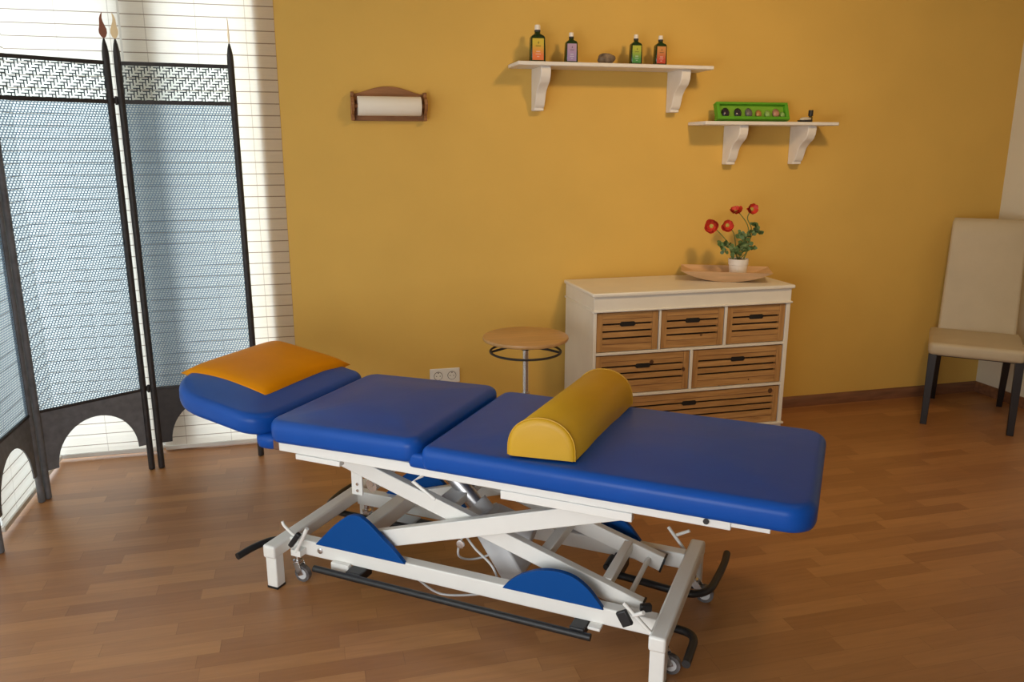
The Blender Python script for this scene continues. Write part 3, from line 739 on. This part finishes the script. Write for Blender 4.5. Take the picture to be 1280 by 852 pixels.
leafy([Z0,(.0,-.01,.14),(.005,-.015,.195)], [((-.018,0,.015),.03),((.018,0,.01),.03),((0,0,-.02),.034),((.022,0,-.03),.032),((-.022,0,-.03),.032),((0,0,.034),.026),((-.012,0,.04),.022),((.03,0,.02),.026)])
leafy([Z0,(.03,-.01,.125),(.058,-.01,.152)], [((0,0,0),.026),((.016,0,.005),.024),((-.012,0,.02),.028)])
leafy([(.045,0,.17),(.065,0,.21),(.080,-.005,.250)], [((0,0,0),.03),((.014,0,-.012),.03),((0,0,.02),.026),((-.022,0,-.012),.022),((.03,0,-.02),.026),((-.012,0,.03),.02)])
leafy([Z0,(.01,.0,.115),(.015,-.01,.14)], [((0,0,0),.03),((-.022,0,.01),.03),((.022,0,.01),.028)])
# ---------------------------------------------------------------- wall shelves
def bracket_poly():
    # side profile (depth from wall, height below the board)
    P = [(0,0),(.168,0),(.170,-.02),(.166,-.045)]
    c = [(.166,-.045),(.150,-.070),(.118,-.092),(.092,-.118),(.078,-.150),(.068,-.172),(.060,-.182),(.052,-.186),(.052,-.2),(0,-.2)]
    return [(0,0),(.168,0),(.170,-.02)] + smooth_poly(c[:7], 4) + c[7:]
def shelf(name, x0, x1, zt, yf, brackets, label):
    t = thing(name, label, 'shelf', ((x0+x1)/2, WY, zt))
    cx = (x0+x1)/2
    MB().box(x0-cx,x1-cx,yf-WY,-.002,-.018,0).build('board', M['shelf_white'], t, bevel=.004)
    for bx in brackets:
        MB().prism(bracket_poly(), bx-cx, bx-cx+.05, lambda d, z, s: (s, -.002-d, -.018+z)).build('bracket', M['shelf_white'], t, bevel=.003, smooth=30)
    return t
shelf('wall_shelf', .998, 2.005, 1.897, 3.80, (1.118, 1.845), 'longer upper white wall shelf on two brackets, holding four bottles')
shelf('wall_shelf', 1.975, 2.748, 1.633, 3.80, (2.185, 2.585), 'shorter lower white wall shelf on two brackets, holding the green tray')
def bottle(x, y, z, w, h, top, bot, label):
    t = thing('oil_bottle', label, 'bottle', (x,y,z), R(-4))
    r = w/2; hb = h*.66; hs = h*.76; hc = h*.84
    prof = [(r*.92,0),(r,.004),(r*.985,hb*.5),(r*.93,hb),(r*.80,hb+(hs-hb)*.45),(r*.48,hs-(hs-hb)*.1),(r*.37,hs+.003),(r*.37,hc)]
    L = []
    for rr, zz in prof:
        # squarish body that turns round at the neck
        k = max(0, min(1, (rr/r-.45)/.4)); pw = 2+4*k
        ring = []
        for i in range(32):
            a = 2*math.pi*i/32; c, s = math.cos(a), math.sin(a)
            ring.append((rr*math.copysign(abs(c)**(2/pw), c), rr*math.copysign(abs(s)**(2/pw), s)*(.78+.22*(1-k)), zz))
        L.append(ring)
    MB().loops(L).build('bottle_body', M['glass_green'], t, smooth=50)
    MB().lathe([(r*.40,hc-.004),(r*.40,hc+.004)], 20).build('collar', M['black_rubber'], t, smooth=40)
    MB().lathe([(r*.37,hc+.004),(r*.37,h-.006),(r*.33,h),(.002,h)], 20).build('cap', M['cap_white'], t, smooth=40)
    lm = label_mat('bottle_label', top, bot, .006, hb*.93)
    yy = -r*.78-.0008
    MB().box(-r*.80,r*.68,yy,yy+.001,.008,hb*.95).build('label', lm, t)
    ink = pmat('label_ink', tuple(c*.45 for c in top), .6); inkl = pmat('label_ink_pale', tuple(min(1, c*.5+.4) for c in bot), .6)
    MB().box(-r*.38,r*.30,yy-.0006,yy,hb*.62,hb*.66).prism([(-r*.14,hb*.76),(0,hb*.72),(r*.10,hb*.76),(0,hb*.84)], yy-.0006, yy, lambda a, b, s: (a, s, b)).build('label_print', ink, t)
    MB().box(-r*.3,r*.2,yy-.0006,yy,hb*.40,hb*.44).box(-r*.38,r*.28,yy-.0006,yy,hb*.30,hb*.33).box(-r*.2,r*.1,yy-.0006,yy,hb*.2,hb*.23).build('label_print', inkl, t)
bottle(1.110,3.868,1.8975,.074,.168,(.62,.46,.03),(.75,.17,.04),'tallest green glass bottle, yellow-to-orange label, left end of the upper shelf')
bottle(1.279,3.868,1.8975,.061,.139,(.42,.28,.44),(.32,.24,.48),'green glass bottle with a lilac label on the upper shelf')
bottle(1.612,3.868,1.8975,.059,.141,(.42,.46,.03),(.04,.25,.05),'green glass bottle with a yellow-green label, right of the rough stone')
bottle(1.742,3.868,1.8975,.061,.140,(.58,.24,.06),(.52,.05,.025),'green glass bottle with a red label, right end of the upper shelf')
def rock(name, r, sc, mat, seed, amp=.18, n=3):
    bm = bmesh.new(); bmesh.ops.create_icosphere(bm, subdivisions=n, radius=1)
    rnd = random.Random(seed); ph = [(rnd.uniform(1,4), rnd.uniform(1,4), rnd.uniform(1,4), rnd.uniform(0,6)) for _ in range(5)]
    for v in bm.verts:
        d = 1 + amp*sum(math.sin(v.co.x*a+v.co.y*b+v.co.z*c+p) for a, b, c, p in ph)/3
        v.co = Vector((v.co.x*sc[0], v.co.y*sc[1], v.co.z*sc[2]))*d*r
    zmin = min(v.co.z for v in bm.verts)
    for v in bm.verts: v.co.z = max(v.co.z - zmin*.86, 0)
    me = bpy.data.meshes.new(name); bm.to_mesh(me); bm.free()
    for p in me.polygons: p.use_smooth = True
    me.materials.append(mat); o = bpy.data.objects.new(name, me); COL.objects.link(o)
    return o
o = rock('stone', .045, (1.05,.7,.56), M['stone_rough'], 5, .22); o.location = (1.463,3.868,1.8972); tag(o, 'rough brown stone lying between the bottles on the upper shelf', 'stone')
# green display tray, leaning back, with a row of stones
gx0, gx1 = 2.072, 2.488
GX = 2.292
GT = thing('display_tray', 'bright green card tray tilted up on the lower shelf, showing a row of stones', 'display box', (GX,3.905,1.634))
GT.rotation_euler = (R(-22),0,R(0))
gw = (gx1-gx0)/2; gh = .094; gd = .035
q = MB()
q.box(-gw,gw,-gd,.0,.0,.016).box(-gw,gw,-gd,.0,gh-.012,gh).box(-gw,-gw+.018,-gd,.0,.016,gh-.012).box(gw-.018,gw,-gd,.0,.016,gh-.012)
q.build('tray_frame', M['green_card'], GT, bevel=.002)
MB().box(-gw+.01,gw-.01,-.012,-.004,.01,gh-.006).build('tray_backing', M['green_card_dark'], GT)
MB().prism([(0,0),(.001,gh*.9),(.05,-.02)], -gw+.01, gw-.01, lambda a, b, t: (t, a*.6, max(b,-.0))).build('tray_stand', M['green_card'], GT)
GM = Matrix.Translation((GX,3.905,1.634)) @ Matrix.Rotation(R(-22), 4, 'X')
for i, (x, mt, r, lab) in enumerate(((-.155,'stone_dark',.022,'black polished stone, first from the left in the green tray'),
        (-.085,'stone_dark',.022,'black polished stone, second from the left in the green tray'),
        (-.022,'stone_grey',.022,'dark grey polished stone, third from the left in the green tray'),
        (.035,'stone_rust',.018,'rust-brown stone in the middle of the green tray, right of the grey one'),
        (.087,'stone_green',.017,'pale green stone in the green tray, between the rusty and the pinkish stones'),
        (.138,'stone_pink',.021,'pinkish brown stone, second from the right in the green tray'),
        (.176,'stone_green',.014,'small pale green stone at the right end of the green tray'))):
    o = rock('tumbled_stone', r, (1,.5,1.22), M[mt], 11+i, .06, 2)
    o.location = GM @ Vector((x, -.0215, .0165)); o.rotation_euler = (R(-22),0,0)
    tag(o, lab, 'stone', 'stones in the green tray')
# vial, pebble and dish at the right end of the lower shelf
v_ = thing('vial', 'tiny amber vial with a black cap at the right end of the lower shelf', 'bottle', (2.620,3.872,1.6335))
MB().lathe([(.0105,0),(.011,.002),(.011,.026),(.007,.032),(.007,.036)], 18).build('vial_body', M['amber_glass'], v_, smooth=40)
MB().lathe([(.0125,.032),(.0125,.060),(.0115,.062),(.002,.062)], 18).build('cap', M['black_rubber'], v_, smooth=40)
o = MB().lathe([(.002,0),(.044,0),(.050,.006),(.048,.009),(.040,.005),(.002,.005)], 28).build('dish', M['black_wood'], smooth=40)
o.scale = (.84,.6,1); o.location = (2.566,3.838,1.6332); tag(o, 'small flat black dish in front of the vial on the lower shelf', 'dish')
o = rock('pebble', .031, (1.05,.6,.36), M['stone_pale'], 31, .06); o.location = (2.568,3.838,1.6385); tag(o, 'pale flat pebble lying in the black dish on the lower shelf', 'stone')
# ---------------------------------------------------------------- paper roll holder
ph = thing('paper_roll_holder', 'brown wooden wall holder with arched back, on the yellow wall left of the shelves', 'paper roll holder', (.408,WY,1.70))
P = [(-.168,-.074),(.168,-.074),(.168,.050)]
for k in range(25):
    t = 1-2*k/24
    P.append((t*.150, .050+.034*math.cos(t*math.pi/2)**1.2))
P.append((-.168,.050))
MB().prism(P, .0, -.018, lambda a, b, t: (a, t, b)).build('back_board', M['holder_wood'], ph, bevel=.002, smooth=30)
for s in (-1, 1):
    pr = [(-.018,-.074),(-.060,-.074),(-.064,-.062),(-.058,-.05),(-.085,-.03),(-.098,.0),(-.088,.022),(-.060,.036),(-.064,.048),(-.058,.056),(-.018,.056)]
    MB().prism(pr, s*.163, s*.178, lambda y, z, t: (t, y, z)).build('side_bracket', M['holder_wood'], ph, bevel=.002, smooth=30)
MB().tube([(-.176,-.062,-.008),(.176,-.062,-.008)],.009,12).build('rod', M['holder_wood'], ph, smooth=40)
pr = MB().lathe([(.012,-.148),(.043,-.148),(.044,-.146),(.044,.146),(.043,.148),(.012,.148)], 40, (0,0,0), 'x').build('paper_roll', M['paper'], smooth=40)
pr.location = (.408,WY-.062,1.692); tag(pr, 'white paper roll hanging on the wooden wall holder', 'paper roll')
# ---------------------------------------------------------------- double socket
so = thing('wall_socket', 'white double power socket low on the yellow wall behind the couch', 'socket', (.655,WY,.342))
MB().box(-.079,.079,-.011,0,-.039,.039).build('cover_plate', M['socket'], so, bevel=.004, seg=3)
for x in (-.036,.036):
    MB().lathe([(.0225,-.0125),(.0235,-.0100),(.022,-.0098)], 28, (x,0,0), 'y').build('socket_ring', M['socket_dark'], so, smooth=40)
    q = MB().lathe([(.0205,-.0135),(.0205,-.0105)], 28, (x,0,0), 'y').build('insert', M['socket'], so, smooth=40)
    MB().lathe([(.0025,-.0142),(.0025,-.0130)], 10, (x-.0095,0,0), 'y').lathe([(.0025,-.0142),(.0025,-.0130)], 10, (x+.0095,0,0), 'y').box(x-.003,x+.003,-.0142,-.013,.014,.019).build('contact_hole', M['socket_dark'], q)
# ---------------------------------------------------------------- chair
ch = thing('dining_chair', 'cream upholstered high-back chair with black legs in the right corner', 'chair', (3.632,3.612,0), math.atan2(-.278,.310))
cushion(-.240,.220,-.302,.175,.400,.470,.03, re=.022, crown=.012).build('seat', M['cream_leather'], ch, smooth=60)
# backrest: gently curved slab
L = []; nz = 16
for k in range(nz+1):
    t = k/nz; z = .405+.70*t; y = .152+.115*t**1.5+.012*math.sin(t*3.1); w_ = .199-.012*t; th = .034-.006*t; r = .016
    if k == nz: th *= .55; w_ -= .008; z -= .0
    if k == nz-1: z += .02; w_ -= .0
    ring = []
    for cu, cv, a0 in ((w_,th,0),(-w_,th,90),(-w_,-th,180),(w_,-th,270)):
        for m_ in range(5):
            a = R(a0+90*m_/4); su = -1 if cu > 0 else 1; sv = -1 if cv > 0 else 1
            ring.append((cu+su*r*.9+r*.9*math.cos(a), y+cv+sv*r*.9+r*.9*math.sin(a), z))
    L.append(ring)
MB().loops(L).build('backrest', M['cream_leather'], ch, smooth=60)
MB().box(-.19,.19,-.25,.17,.388,.404).build('seat_rail', M['black_wood'], ch, bevel=.003)
def leg(x0, y0, x1, y1, s0, s1):
    return MB().add([(x0-s0,y0-s0,.404),(x0+s0,y0-s0,.404),(x0+s0,y0+s0,.404),(x0-s0,y0+s0,.404),(x1-s1,y1-s1,0),(x1+s1,y1-s1,0),(x1+s1,y1+s1,0),(x1-s1,y1+s1,0)],
                    [(0,1,2,3),(7,6,5,4),(0,4,5,1),(1,5,6,2),(2,6,7,3),(3,7,4,0)])
for s in (-1, 1):
    leg(s*.204-.009,-.272,s*.208-.010,-.276,.021,.0165).build('leg', M['black_wood'], ch, bevel=.002)
    leg(s*.178,.17,s*.178,.275,.020,.015).build('leg', M['black_wood'], ch, bevel=.002)
# ---------------------------------------------------------------- light
def area(name, loc, target, sx, sy, power, col, spread=180):
    l = bpy.data.lights.new(name, 'AREA'); l.shape = 'RECTANGLE'; l.size = sx; l.size_y = sy; l.energy = power; l.color = col
    l.spread = R(spread)
    o = bpy.data.objects.new(name, l); COL.objects.link(o); o.location = loc
    o.rotation_euler = (Vector(target)-Vector(loc)).to_track_quat('-Z', 'Y').to_euler()
    return o
area('daylight_back_window', (-.75,5.0,1.4), (-.75,4.0,1.4), 2.2, 2.9, 68, (.89,.955,1))
area('daylight_side_window', (-2.2,2.6,1.4), (-1.2,2.6,1.4), 4.0, 2.9, 92, (.88,.95,1))
area('daylight_front_window', (-1.0,-.1,.85), (1.0,2.4,.42), 1.5, 1.3, 47, (.975,.99,1))
area('ceiling_lamp', (1.8,1.6,2.8), (2.1,4.0,1.1), .3, .3, 17.5, (1,.69,.34), 120)
wd = bpy.data.worlds.new('world'); bpy.context.scene.world = wd; wd.use_nodes = True
wd.node_tree.nodes['Background'].inputs[0].default_value = (.85,.93,1,1); wd.node_tree.nodes['Background'].inputs[1].default_value = 1.0
# ---------------------------------------------------------------- camera
cd = bpy.data.cameras.new('camera'); cam = bpy.data.objects.new('camera', cd); COL.objects.link(cam)
cam.location = (0,0,1.5); cam.rotation_euler = (R(90-13.5556), 0, R(-14.297))
cd.sensor_width = 36; cd.lens = 999.3/1280*36; cd.clip_start = .05
sc = bpy.context.scene; sc.camera = cam
sc.view_settings.view_transform = 'Standard'; sc.view_settings.look = 'None'; sc.view_settings.exposure = 0; sc.view_settings.gamma = 1
sc.cycles.use_denoising = True; sc.cycles.max_bounces = 10; sc.cycles.transparent_max_bounces = 24
